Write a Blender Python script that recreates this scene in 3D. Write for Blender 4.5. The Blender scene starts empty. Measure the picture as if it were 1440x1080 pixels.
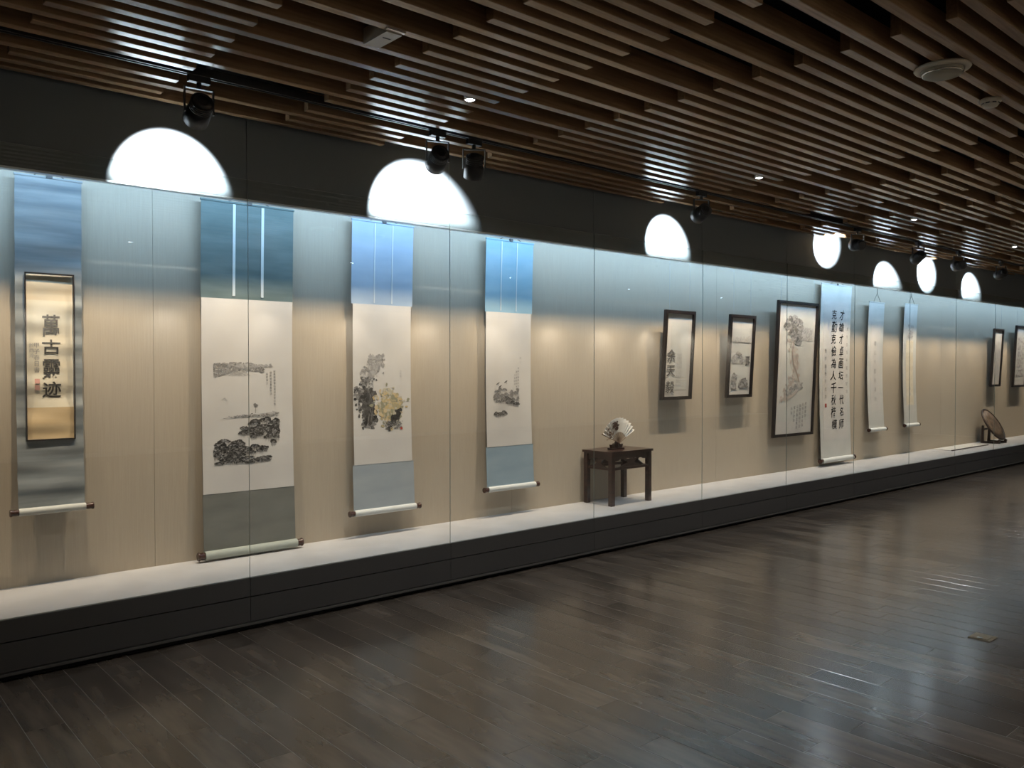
import bpy, bmesh, math, random
from mathutils import Vector, Matrix
random.seed(7)
R = math.radians
scene = bpy.context.scene
col = scene.collection

# ------------------------------------------------------------------ camera
FPX = 1172.0                                   # focal length in pixels of the 1440 px wide frame
TH = math.atan2(1340, FPX)                     # angle between the view and the case's long direction (+X)
PIT = -math.atan(22 / FPX)
CAMZ = 1.6
cam = bpy.data.cameras.new('camera')
cam.sensor_fit = 'HORIZONTAL'; cam.sensor_width = 36.0; cam.lens = FPX / 1440 * 36.0
cam.clip_start = 0.05; cam.clip_end = 100
cam_o = bpy.data.objects.new('camera', cam); col.objects.link(cam_o)
fw = Vector((math.cos(TH) * math.cos(PIT), math.sin(TH) * math.cos(PIT), math.sin(PIT)))
cam_o.location = (0, 0, CAMZ)
cam_o.rotation_euler = fw.to_track_quat('-Z', 'Y').to_euler()
scene.camera = cam_o

# ------------------------------------------------------------------ world, exposure, large lights
w = bpy.data.worlds.new('world'); scene.world = w; w.use_nodes = True
w.node_tree.nodes['Background'].inputs[0].default_value = (0.5, 0.55, 0.6, 1)
w.node_tree.nodes['Background'].inputs[1].default_value = 0.0
vs = scene.view_settings
vs.view_transform = 'Standard'; vs.look = 'None'; vs.gamma = 1.0; vs.use_curve_mapping = False
vs.exposure = 0.0

D = 4.88            # plane of the glass
YB = 5.56           # back wall of the case
ZD = 0.32           # deck of the case
ZG = 2.63           # underside of the header
ZC = 3.09           # underside of the ceiling slats
ZCC = 2.86          # ceiling inside the case
XL, XR = -3.5, 21.0 # ends of the room
YO = -3.2           # opposite wall

COOL_W, WARM_W, SPOT_W, DOWN_W, OPP_W = 140, 135, 600, 120, 2300

def light(name, kind, loc, energy, color, target=None, **kw):
    l = bpy.data.lights.new(name, kind); l.energy = energy; l.color = color
    for k, v in kw.items(): setattr(l, k, v)
    o = bpy.data.objects.new(name, l); col.objects.link(o); o.location = loc
    if target is not None:
        o.rotation_euler = (Vector(target) - Vector(loc)).to_track_quat('-Z', 'Y').to_euler()
    return o

# cool tube along the top of the case, behind the header
XM = (0.0 + 20.5) / 2
o = light('case_tube_light', 'AREA', (XM, 5.05, 2.81), COOL_W, (0.44, 0.70, 1.0), shape='RECTANGLE', size=20.5, size_y=0.03)
o.rotation_euler = (R(80), 0, 0)
# row of warm wall washers in the slot of the case ceiling
nw = 27
for i in range(nw):
    light('wall_washer_light' if 0 < i < 21 else 'wall_washer_offscreen', 'SPOT', (0.38 + i * 0.765, 4.985, 3.115), WARM_W, (1.0, 0.765, 0.51),
          (0.38 + i * 0.765, 5.56, 1.85), spot_size=R(68), spot_blend=1.0, shadow_soft_size=0.016)

# ------------------------------------------------------------------ materials
def mat(name, color, rough=0.6, metal=0.0, spec=0.5, coat=0.0, emit=None, estr=0.0):
    m = bpy.data.materials.new(name); m.use_nodes = True
    b = m.node_tree.nodes['Principled BSDF']
    b.inputs['Base Color'].default_value = (*color, 1); b.inputs['Roughness'].default_value = rough
    b.inputs['Metallic'].default_value = metal; b.inputs['Specular IOR Level'].default_value = spec
    b.inputs['Coat Weight'].default_value = coat
    if emit:
        b.inputs['Emission Color'].default_value = (*emit, 1); b.inputs['Emission Strength'].default_value = estr
    return m

def nodes_of(m):
    nt = m.node_tree
    return nt, nt.nodes, nt.links, nt.nodes['Principled BSDF']

def noise_color(m, c1, c2, scale=(1, 1, 1), nscale=5.0, detail=4.0, p1=0.35, p2=0.65, rnd=0.0, bump=0.0, coords='Object'):
    """colour varies between c1 and c2 with stretched noise; rnd adds a tone per object"""
    nt, N, L, b = nodes_of(m)
    tc = N.new('ShaderNodeTexCoord'); mp = N.new('ShaderNodeMapping'); mp.inputs['Scale'].default_value = scale
    L.new(tc.outputs[coords], mp.inputs['Vector'])
    vec = mp.outputs[0]
    if rnd:
        oi = N.new('ShaderNodeObjectInfo'); ad = N.new('ShaderNodeVectorMath'); ad.operation = 'ADD'
        mu = N.new('ShaderNodeMath'); mu.operation = 'MULTIPLY'; mu.inputs[1].default_value = 57.0
        ge = N.new('ShaderNodeNewGeometry'); sm = N.new('ShaderNodeMath'); sm.operation = 'ADD'; fr = N.new('ShaderNodeMath'); fr.operation = 'FRACT'
        L.new(oi.outputs['Random'], sm.inputs[0]); L.new(ge.outputs['Random Per Island'], sm.inputs[1]); L.new(sm.outputs[0], fr.inputs[0])
        L.new(fr.outputs[0], mu.inputs[0]); L.new(vec, ad.inputs[0]); L.new(mu.outputs[0], ad.inputs[1]); vec = ad.outputs[0]
    nz = N.new('ShaderNodeTexNoise'); nz.inputs['Scale'].default_value = nscale; nz.inputs['Detail'].default_value = detail
    L.new(vec, nz.inputs['Vector'])
    cr = N.new('ShaderNodeValToRGB'); e = cr.color_ramp.elements
    e[0].position = p1; e[0].color = (*c1, 1); e[1].position = p2; e[1].color = (*c2, 1)
    L.new(nz.outputs['Fac'], cr.inputs['Fac'])
    out = cr.outputs[0]
    if rnd:
        hs = N.new('ShaderNodeHueSaturation'); mr = N.new('ShaderNodeMapRange')
        mr.inputs['To Min'].default_value = 1 - rnd; mr.inputs['To Max'].default_value = 1 + rnd
        L.new(fr.outputs[0], mr.inputs['Value']); L.new(mr.outputs[0], hs.inputs['Value']); L.new(out, hs.inputs['Color']); out = hs.outputs[0]
    L.new(out, b.inputs['Base Color'])
    if bump:
        bp = N.new('ShaderNodeBump'); bp.inputs['Strength'].default_value = bump; bp.inputs['Distance'].default_value = 0.002
        L.new(nz.outputs['Fac'], bp.inputs['Height']); L.new(bp.outputs[0], b.inputs['Normal'])
    return m

M = {}
M['slat'] = noise_color(mat('wood_slat', (0.3, 0.2, 0.12), 0.17, spec=0.4), (0.235, 0.145, 0.078), (0.33, 0.208, 0.116), (1.2, 22, 22), 3, 5, rnd=0.12)
M['plank'] = noise_color(mat('wood_tile', (0.1, 0.09, 0.08), 0.20, spec=0.8), (0.052, 0.041, 0.031), (0.128, 0.102, 0.078), (6, 0.9, 1), 2.2, 6, 0.28, 0.72, rnd=0.30, bump=0.05)
M['grout'] = mat('grout', (0.21, 0.19, 0.16), 0.8)
M['plenum'] = mat('plenum_black', (0.012, 0.013, 0.015), 0.9, spec=0.1)
M['header'] = mat('header_grey', (0.165, 0.192, 0.210), 0.5)
M['plinth'] = mat('plinth_black', (0.062, 0.060, 0.058), 0.38)
M['plinth_lip'] = mat('plinth_lip_grey', (0.10, 0.095, 0.085), 0.45)
M['deck'] = noise_color(mat('deck_white', (0.72, 0.71, 0.69), 0.55), (0.47, 0.466, 0.475), (0.53, 0.525, 0.535), (1, 1, 1), 4)
M['fabric'] = noise_color(mat('wall_fabric', (0.5, 0.45, 0.38), 0.85, spec=0.2), (0.44, 0.38, 0.305), (0.47, 0.41, 0.33), (60, 1, 1.2), 4, 3)
M['white'] = mat('white_paint', (0.78, 0.79, 0.8), 0.6)
M['darkwall'] = mat('dark_wall_paint', (0.09, 0.092, 0.095), 0.7)
M['black'] = mat('black_metal', (0.013, 0.014, 0.016), 0.42)
M['alu'] = mat('aluminium', (0.72, 0.78, 0.82), 0.35, metal=0.6)
M['lens'] = mat('lamp_lens', (0.9, 0.9, 0.9), 0.2, emit=(1.0, 0.96, 0.9), estr=3)
M['lens_off'] = mat('unlit_lamp_lens', (0.35, 0.35, 0.35), 0.2)
M['down'] = mat('downlight_lens', (0.9, 0.9, 0.9), 0.2, emit=(0.93, 0.97, 1.0), estr=30)
M['brushed'] = mat('brushed_steel', (0.6, 0.6, 0.6), 0.3, metal=0.9)
M['pale'] = mat('pale_plastic', (0.52, 0.47, 0.38), 0.45)
M['pale_mid'] = mat('speaker_grille', (0.32, 0.29, 0.22), 0.6)
M['chrome'] = mat('bright_rim', (0.8, 0.78, 0.7), 0.15, metal=1.0)
M['rosewood'] = noise_color(mat('rosewood', (0.06, 0.02, 0.015), 0.28, spec=0.5, coat=0.3), (0.018, 0.006, 0.005), (0.045, 0.014, 0.010), (2, 2, 12), 3, 5)
M['darkwood'] = noise_color(mat('dark_wood', (0.05, 0.03, 0.02), 0.4), (0.022, 0.012, 0.008), (0.05, 0.028, 0.02), (2, 2, 9), 3, 5)
M['frame'] = noise_color(mat('frame_black_wood', (0.02, 0.014, 0.013), 0.35), (0.012, 0.009, 0.009), (0.028, 0.019, 0.017), (6, 6, 1), 4, 4)
M['knob'] = mat('roller_knob', (0.05, 0.018, 0.012), 0.25)
M['cord'] = mat('cord', (0.03, 0.025, 0.02), 0.8)
M['paper'] = noise_color(mat('rice_paper', (0.78, 0.75, 0.7), 0.9, spec=0.1), (0.60, 0.575, 0.55), (0.66, 0.635, 0.605), (1, 1, 1), 3)
M['paper_cool'] = noise_color(mat('pale_silk', (0.7, 0.7, 0.67), 0.9, spec=0.1), (0.56, 0.56, 0.53), (0.64, 0.63, 0.60), (1, 1, 1), 3)
M['mount_teal'] = noise_color(mat('teal_silk', (0.15, 0.2, 0.21), 0.8, spec=0.2), (0.12, 0.165, 0.165), (0.165, 0.215, 0.215), (1, 1, 5), 3)
M['mount_olive'] = noise_color(mat('grey_green_silk', (0.2, 0.2, 0.17), 0.8, spec=0.2), (0.16, 0.165, 0.15), (0.20, 0.205, 0.185), (1, 1, 3), 3)
M['mount_blue'] = noise_color(mat('pale_blue_silk', (0.4, 0.5, 0.62), 0.8, spec=0.2), (0.35, 0.44, 0.555), (0.40, 0.49, 0.60), (1, 1, 3), 3)  # cool case light put into the colour of the upper mount
M['mount_bluegrey'] = noise_color(mat('blue_grey_silk', (0.33, 0.36, 0.38), 0.8, spec=0.2), (0.33, 0.375, 0.41), (0.38, 0.42, 0.45), (1, 1, 3), 3)
M['mount_cyan'] = noise_color(mat('sky_blue_silk', (0.3, 0.48, 0.6), 0.8, spec=0.2), (0.26, 0.42, 0.52), (0.31, 0.47, 0.57), (1, 1, 3), 3)  # brighter blue stands for cool light falling on grey-blue silk
M['mount_cyan_low'] = noise_color(mat('slate_blue_silk', (0.26, 0.36, 0.42), 0.8, spec=0.2), (0.26, 0.35, 0.42), (0.30, 0.39, 0.46), (1, 1, 3), 3)
M['mount_old'] = noise_color(mat('old_blue_grey_silk', (0.2, 0.25, 0.3), 0.85, spec=0.2), (0.15, 0.178, 0.20), (0.38, 0.40, 0.40), (0.7, 0.7, 8), 1.7, 4, 0.32, 0.74)
M['paper_old'] = noise_color(mat('aged_paper', (0.75, 0.68, 0.52), 0.9, spec=0.1), (0.66, 0.57, 0.42), (0.80, 0.75, 0.62), (0.5, 0.5, 5), 1.5, 3, 0.3, 0.7)
M['amber'] = noise_color(mat('amber_silk', (0.7, 0.5, 0.28), 0.85, spec=0.1), (0.60, 0.43, 0.235), (0.72, 0.57, 0.36), (0.5, 0.5, 5), 2, 3)
M['amber_pale'] = noise_color(mat('pale_amber_silk', (0.7, 0.5, 0.28), 0.85, spec=0.1), (0.66, 0.53, 0.36), (0.76, 0.66, 0.50), (0.5, 0.5, 5), 2, 3)
M['ribbon'] = mat('pale_ribbon', (0.62, 0.68, 0.70), 0.8)
M['roller_cloth'] = mat('roller_paper', (0.62, 0.64, 0.63), 0.7)
M['roller_olive'] = mat('roller_green_cloth', (0.36, 0.39, 0.35), 0.7)
M['roller_old'] = mat('roller_grey_cloth', (0.55, 0.56, 0.53), 0.7)
M['fanpaper'] = mat('fan_paper', (0.80, 0.76, 0.70), 0.9)
M['bamboo'] = mat('fan_rib', (0.20, 0.13, 0.08), 0.5)
M['brass'] = mat('dull_brass', (0.28, 0.235, 0.16), 0.45, metal=0.6)
M['plaque'] = noise_color(mat('carved_plaque', (0.16, 0.11, 0.07), 0.5), (0.09, 0.06, 0.04), (0.24, 0.17, 0.115), (4, 4, 4), 4, 6, bump=0.4)

# pigment carried by a colour attribute (ink, brushwork, seals)
m = mat('ink_pigment', (0.1, 0.1, 0.1), 0.9, spec=0.1); nt, N, L, b = nodes_of(m)
at = N.new('ShaderNodeAttribute'); at.attribute_name = 'pigment'; L.new(at.outputs['Color'], b.inputs['Base Color'])
M['ink'] = m

# sheet glass: clear with mirror reflection growing at grazing angles
m = bpy.data.materials.new('sheet_glass'); m.use_nodes = True; nt = m.node_tree; N = nt.nodes; L = nt.links
for n in list(N): N.remove(n)
out = N.new('ShaderNodeOutputMaterial'); mix = N.new('ShaderNodeMixShader')
tr = N.new('ShaderNodeBsdfTransparent'); tr.inputs[0].default_value = (0.965, 0.985, 0.98, 1)
gl = N.new('ShaderNodeBsdfGlossy'); gl.inputs['Roughness'].default_value = 0.0; gl.inputs[0].default_value = (1, 1, 1, 1)
lw = N.new('ShaderNodeLayerWeight'); lw.inputs['Blend'].default_value = 0.5
pw = N.new('ShaderNodeMath'); pw.operation = 'POWER'; pw.inputs[1].default_value = 5.0
ma = N.new('ShaderNodeMath'); ma.operation = 'MULTIPLY_ADD'; ma.inputs[1].default_value = 0.96; ma.inputs[2].default_value = 0.04
L.new(lw.outputs['Facing'], pw.inputs[0]); L.new(pw.outputs[0], ma.inputs[0]); L.new(ma.outputs[0], mix.inputs[0])
L.new(tr.outputs[0], mix.inputs[1]); L.new(gl.outputs[0], mix.inputs[2]); L.new(mix.outputs[0], out.inputs[0])
M['glass'] = m
M['glass_edge'] = mat('glass_edge', (0.22, 0.27, 0.25), 0.3)

# ------------------------------------------------------------------ helpers
def wloc(p):
    v = Vector((0, 0, 0))
    while p is not None:
        v += p.location; p = p.parent
    return v

def link(o, parent=None):
    col.objects.link(o)
    if parent is not None: o.parent = parent
    return o

def empty(name, loc):
    o = bpy.data.objects.new(name, None); o.empty_display_size = 0.1; o.location = loc; col.objects.link(o); return o

def tag(o, label=None, cat=None, group=None, kind=None):
    if label: o['label'] = label
    if cat: o['category'] = cat
    if group: o['group'] = group
    if kind: o['kind'] = kind
    return o

class MB:
    """collects shapes in world coordinates; build() makes one mesh object"""
    def __init__(s): s.v = []; s.f = []; s.mi = []; s.sm = []
    def add(s, vs, fs, mi=0, smooth=False, mtx=None):
        n = len(s.v)
        s.v += [(mtx @ Vector(p)) if mtx is not None else Vector(p) for p in vs]
        for f in fs: s.f.append([n + i for i in f]); s.mi.append(mi); s.sm.append(smooth)
        return s
    def box(s, x0, x1, y0, y1, z0, z1, mi=0, mtx=None):
        vs = [(x, y, z) for z in (z0, z1) for y in (y0, y1) for x in (x0, x1)]
        return s.add(vs, [(0, 2, 3, 1), (4, 5, 7, 6), (0, 1, 5, 4), (2, 6, 7, 3), (0, 4, 6, 2), (1, 3, 7, 5)], mi, mtx=mtx)
    def tube(s, a, b, r, n=12, r2=None, mi=0, caps=True):
        a = Vector(a); b = Vector(b); r2 = r if r2 is None else r2
        q = (b - a).to_track_quat('Z', 'Y')
        vs = []
        for p, rr in ((a, r), (b, r2)):
            for i in range(n):
                t = 2 * math.pi * i / n
                vs.append(p + q @ Vector((rr * math.cos(t), rr * math.sin(t), 0)))
        s.add(vs, [(i, (i + 1) % n, n + (i + 1) % n, n + i) for i in range(n)], mi, True)
        if caps: s.add(vs, [tuple(range(n))[::-1], tuple(range(n, 2 * n))], mi)
        return s
    def path(s, pts, r, n=8, mi=0):
        for a, b in zip(pts, pts[1:]): s.tube(a, b, r, n, mi=mi)
        return s
    def lathe(s, prof, c, n=28, mi=0, q=None, smooth=True):
        """prof: (radius, height) pairs turned about the axis through c (z, or rotated by q)"""
        c = Vector(c); vs = []
        for (r, h) in prof:
            for i in range(n):
                t = 2 * math.pi * i / n
                p = Vector((r * math.cos(t), r * math.sin(t), h)); vs.append(c + (q @ p if q is not None else p))
        fs = []
        for k in range(len(prof) - 1):
            for i in range(n):
                j = (i + 1) % n; fs.append((k * n + i, k * n + j, (k + 1) * n + j, (k + 1) * n + i))
        s.add(vs, fs, mi, smooth)
        s.add(vs, [tuple(range(n))[::-1], tuple(range((len(prof) - 1) * n, len(prof) * n))], mi)
        return s
    def prism(s, pts, x0, x1, axis='x', mi=0, mtx=None):
        n = len(pts)
        mk = {'x': lambda h, a, b: (h, a, b), 'y': lambda h, a, b: (a, h, b), 'z': lambda h, a, b: (a, b, h)}[axis]
        vs = [mk(x0, a, b) for a, b in pts] + [mk(x1, a, b) for a, b in pts]
        return s.add(vs, [tuple(range(n)), tuple(range(n, 2 * n))[::-1]] + [(i, n + i, n + (i + 1) % n, (i + 1) % n) for i in range(n)], mi, mtx=mtx)
    def build(s, name, mats, parent=None, fix=True):
        me = bpy.data.meshes.new(name)
        off = wloc(parent)
        me.from_pydata([p - off for p in s.v], [], s.f)
        for m_ in (mats if isinstance(mats, (list, tuple)) else [mats]): me.materials.append(m_)
        me.polygons.foreach_set('material_index', s.mi); me.polygons.foreach_set('use_smooth', s.sm)
        if fix:
            bm = bmesh.new(); bm.from_mesh(me); bmesh.ops.recalc_face_normals(bm, faces=bm.faces) if not getattr(s, 'keep', False) else None; bm.to_mesh(me); bm.free()
        me.update()
        return link(bpy.data.objects.new(name, me), parent)

def boxo(name, x0, x1, y0, y1, z0, z1, m_, parent=None):
    return MB().box(x0, x1, y0, y1, z0, z1).build(name, m_, parent)

def box_mesh(name, sx, sy, sz, m_, ch=0.0):
    """shared mesh centred on x and y, underside at z = 0; ch chamfers the edges"""
    bm = bmesh.new(); bmesh.ops.create_cube(bm, size=1)
    for v in bm.verts: v.co = Vector((v.co.x * sx, v.co.y * sy, (v.co.z + 0.5) * sz))
    if ch: bmesh.ops.bevel(bm, geom=list(bm.edges), offset=ch, segments=1, affect='EDGES')
    me = bpy.data.meshes.new(name); bm.to_mesh(me); bm.free(); me.materials.append(m_); return me

# ------------------------------------------------------------------ floor of staggered planks
PW, PL = 0.16, 0.94
floor = tag(boxo('floor', XL, XR, YO, D + 0.25, -0.06, -0.0008, M['grout']), 'dark wood-look plank floor with thin pale joints', kind='structure')
pm = box_mesh('plank', PW - 0.003, PL - 0.0016, 0.012, M['plank'], 0.0008)
spots = []
i0 = int((XL - 0.78) / PW) - 1
for i in range(i0, int((XR - 0.78) / PW) + 1):
    x = 0.78 + (i + 0.5) * PW
    if x - PW / 2 < XL or x + PW / 2 > XR: continue
    y0 = (4.14 if i % 2 == 0 else 4.61) + (0 if i < 8 else random.uniform(-0.2, 0.2))
    k = 0
    y = y0 + PL
    while y > YO:
        a, b_ = max(y - PL, YO), min(y, D + 0.02)
        if b_ - a > 0.05: spots.append((x, a, b_))
        y -= PL
def in_view(x, y, z, mg=60):
    v = Vector((x, y, z - CAMZ)); d = v @ fw
    if d < 0.4: return None
    rt = Vector((math.sin(TH), -math.cos(TH), 0)); up = rt.cross(fw)
    px = 720 + FPX * (v @ rt) / d; py = 540 - FPX * (v @ up) / d
    return d if -mg < px < 1440 + mg and -mg < py < 1080 + mg else None
vis = []
for s in spots:
    d = [in_view(s[0], yy, 0, 30) for yy in (s[1], (s[1] + s[2]) / 2, s[2])]
    d = [q for q in d if q]
    if d: vis.append((min(d), s))
vis.sort(key=lambda t: t[0])
near = [s for _, s in vis[:300]]; nearset = set(near)
for (x, a, b_) in near:
    if abs((b_ - a) - PL) < 1e-6: me = pm
    else: me = box_mesh('plank', PW - 0.003, b_ - a - 0.0016, 0.012, M['plank'])
    o = link(bpy.data.objects.new('plank', me), floor); o.location = (x, (a + b_) / 2, -0.012)
far = MB()
for s in spots:
    if s in nearset: continue
    far.box(s[0] - PW / 2 + .0015, s[0] + PW / 2 - .0015, s[1] + .0008, s[2] - .0008, -0.012, 0)
fo = far.build('far_planks', M['plank'], floor, fix=False); tag(fo, 'planks towards the far end of the room', kind='stuff')

# ------------------------------------------------------------------ ceiling: plenum and timber slats
ceiling = tag(boxo('ceiling', XL, XR, YO, D + 0.05, 3.40, 3.46, M['plenum']), 'dark ceiling void behind rows of brown timber slats', kind='structure')
SW, SH, PER, SL = 0.050, 0.105, 2.95, 2.22
sm_ = {l: box_mesh('slat', l, SW, SH, M['slat'], 0.0025) for l in (SL, SL + PER)}
nf = MB(); nview = 0
rows = []
for k in range(-25, 11):
    rows.append((2.65 + 0.2375 * k, 3.77, PER, SL)); rows.append((2.77 + 0.2375 * k, 2.295, 2 * PER, SL + PER))
TRACK_Y = 2.65 + 0.2375 * 7
for (y, x0, per, sl) in rows:
    if y < YO + 0.05 or y > D - 0.02 or abs(y - TRACK_Y) < 0.01: continue
    for j in range(-4, 7):
        a, b_ = x0 + j * per, x0 + j * per + sl
        a2, b2 = max(a, XL), min(b_, XR)
        if b2 - a2 < 0.1: continue
        full = a2 == a and b2 == b_
        seen = any(in_view(a2 + (b2 - a2) * t / 12, y, ZC, 40) for t in range(13))
        if seen and nview < 300:
            me = sm_[sl] if full else box_mesh('slat', b2 - a2, SW, SH, M['slat'], 0.0025)
            o = link(bpy.data.objects.new('slat', me), ceiling); o.location = ((a2 + b2) / 2, y, ZC); nview += 1
        else:
            nf.box(a2, b2, y - SW / 2, y + SW / 2, ZC, ZC + SH)
fo = nf.build('distant_slats', M['slat'], ceiling, fix=False); tag(fo, kind='stuff')
# cross rails that carry the slats
for i in range(17):
    x = XL + 0.8 + i * 1.475
    boxo('cross_rail', x - 0.02, x + 0.02, YO + 0.02, D - 0.02, ZC + SH, ZC + SH + 0.04, M['plenum'], ceiling)

# ------------------------------------------------------------------ walls
XG0, GP = -0.925, 1.531                      # glass seams: XG0 + n*GP
seams = [XG0 + GP * n for n in range(0, 15)]
CX0, CX1 = XG0, seams[-1]
hd_ = tag(boxo('trim_1', XL, XR, D + 0.062, D + 0.075, ZG + 0.24, 3.40, M['header']), 'dark grey header above the long glass case', kind='structure')
edges = [XL] + seams + [XR]
for a, b_ in zip(edges, edges[1:]):
    if b_ - a < 0.05: continue
    boxo('header_panel', a + 0.0015, b_ - 0.0015, D + 0.014, D + 0.06, ZG, 3.40, M['header'], hd_)
for a, b_ in ((XL, CX0), (CX1, XR)):
    if b_ - a > 0.05: boxo('end_panel', a, b_ - 0.002, D + 0.014, D + 0.06, 0, ZG - 0.002, M['header'], hd_)
boxo('top_rail', CX0, CX1, D + 0.0145, D + 0.060, ZG - 0.012, ZG - 0.0005, M['alu'], hd_)
# unseen ceiling inside the case; its lamp slot is shaped to cut off light
tp = tag(boxo('trim_2', CX0, CX1, 5.12, YB, ZCC, ZCC + 0.02, M['white']), 'white board ceiling inside the glass case', kind='structure')
boxo('slot_cover', CX0, CX1, D + 0.076, 5.14, 3.16, 3.18, M['plenum'], tp)
wl = tag(boxo('wall_left', XL, XR, YB + 0.031, YB + 0.10, 0, 3.46, M['darkwall']), 'wall behind the display case, covered in beige fabric panels', kind='structure')
wx = [CX0, 1.797] + [1.797 + 3.062 * n for n in range(1, 6)] + [CX1]
for a, b_ in zip(wx, wx[1:]):
    boxo('fabric_panel', a + 0.001, b_ - 0.001, YB, YB + 0.03, ZD - 0.03, ZCC + 0.2, M['fabric'], wl)
tag(boxo('wall_back', XR, XR + 0.1, YO, YB, 0, 3.46, M['darkwall']), 'dark end wall', kind='structure')
tag(boxo('wall_front', XL - 0.1, XL, YO, YB, 0, 3.46, M['darkwall']), 'dark end wall behind the viewer', kind='structure')
# opposite wall with its own lit niche (seen only as reflections in the glass)
wr = tag(boxo('wall_right', XL, XR, YO - 0.75, YO - 0.70, 0, 3.46, M['fabric']), 'beige fabric wall of the opposite niche', kind='structure')
boxo('header_panel', XL, XR, YO - 0.06, YO, 2.63, 3.46, M['header'], wr)
boxo('plinth_panel', XL, XR, YO - 0.70, YO, 0, 0.32, M['plinth'], wr)
boxo('niche_ceiling', XL, XR, YO - 0.70, YO - 0.06, 2.86, 2.90, M['white'], wr)
for i in range(14):
    x = -2.2 + i * 1.7
    light('opposite_case_washer_offscreen', 'SPOT', (x, YO - 0.30, 2.82), OPP_W / 14, (0.99, 0.97, 0.93), (x, YO - 0.62, 1.2), spot_size=R(100), spot_blend=0.9, shadow_soft_size=0.03)

# ------------------------------------------------------------------ the long display case
case = tag(empty('display_plinth', (9, D, 0)), 'long low black plinth with a white deck carrying the exhibits', 'plinth')
boxo('deck', CX0, CX1, D + 0.013, YB - 0.001, ZD - 0.03, ZD, M['deck'], case)
for a, b_ in zip(seams, seams[1:]):
    boxo('plinth_panel', a + 0.0015, b_ - 0.0015, D - 0.006, D + 0.0125, 0.205, ZD - 0.003, M['plinth'], case)
    boxo('plinth_panel', a + 0.0015, b_ - 0.0015, D - 0.006, D + 0.034, 0.050, 0.199, M['plinth'], case)
boxo('plinth_core', CX0, CX1, D + 0.035, YB - 0.001, 0.0, ZD - 0.031, M['plenum'], case)
boxo('plinth_lip', CX0, CX1, D - 0.016, D + 0.034, 0.030, 0.044, M['plinth_lip'], case)
gf = tag(empty('glass_front', (9, D, ZD)), 'long clear glass front of tall frameless panes standing on the black plinth', 'glass')
for a, b_ in zip(seams, seams[1:]):
    o = MB().box(a + 0.001, b_ - 0.001, D, D + 0.005, ZD - 0.002, 2.745).build('glass_pane', [M['glass'], M['glass_edge']], gf)
    for p in o.data.polygons:
        if abs(p.normal.y) < 0.5: p.material_index = 1

# ------------------------------------------------------------------ glyphs and brushwork
_gl = {}
def glyph(ch, bold=0.0):
    """outline triangles of one character, normalised to a unit box centred on 0"""
    key = (ch, bold)
    if key in _gl: return _gl[key]
    cu = bpy.data.curves.new('glyph', 'FONT'); cu.body = ch; cu.size = 1; cu.offset = bold; cu.resolution_u = 3
    o = bpy.data.objects.new('glyph', cu); col.objects.link(o)
    dg = bpy.context.evaluated_depsgraph_get()
    me = bpy.data.meshes.new_from_object(o.evaluated_get(dg))
    vs = [(v.co.x, v.co.y) for v in me.vertices]; fs = [tuple(p.vertices) for p in me.polygons]
    bpy.data.objects.remove(o); bpy.data.curves.remove(cu); bpy.data.meshes.remove(me)
    if vs:
        cx = (min(v[0] for v in vs) + max(v[0] for v in vs)) / 2; cy = (min(v[1] for v in vs) + max(v[1] for v in vs)) / 2
        vs = [(x - cx, y - cy) for x, y in vs]
    _gl[key] = (vs, fs); return _gl[key]

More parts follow.
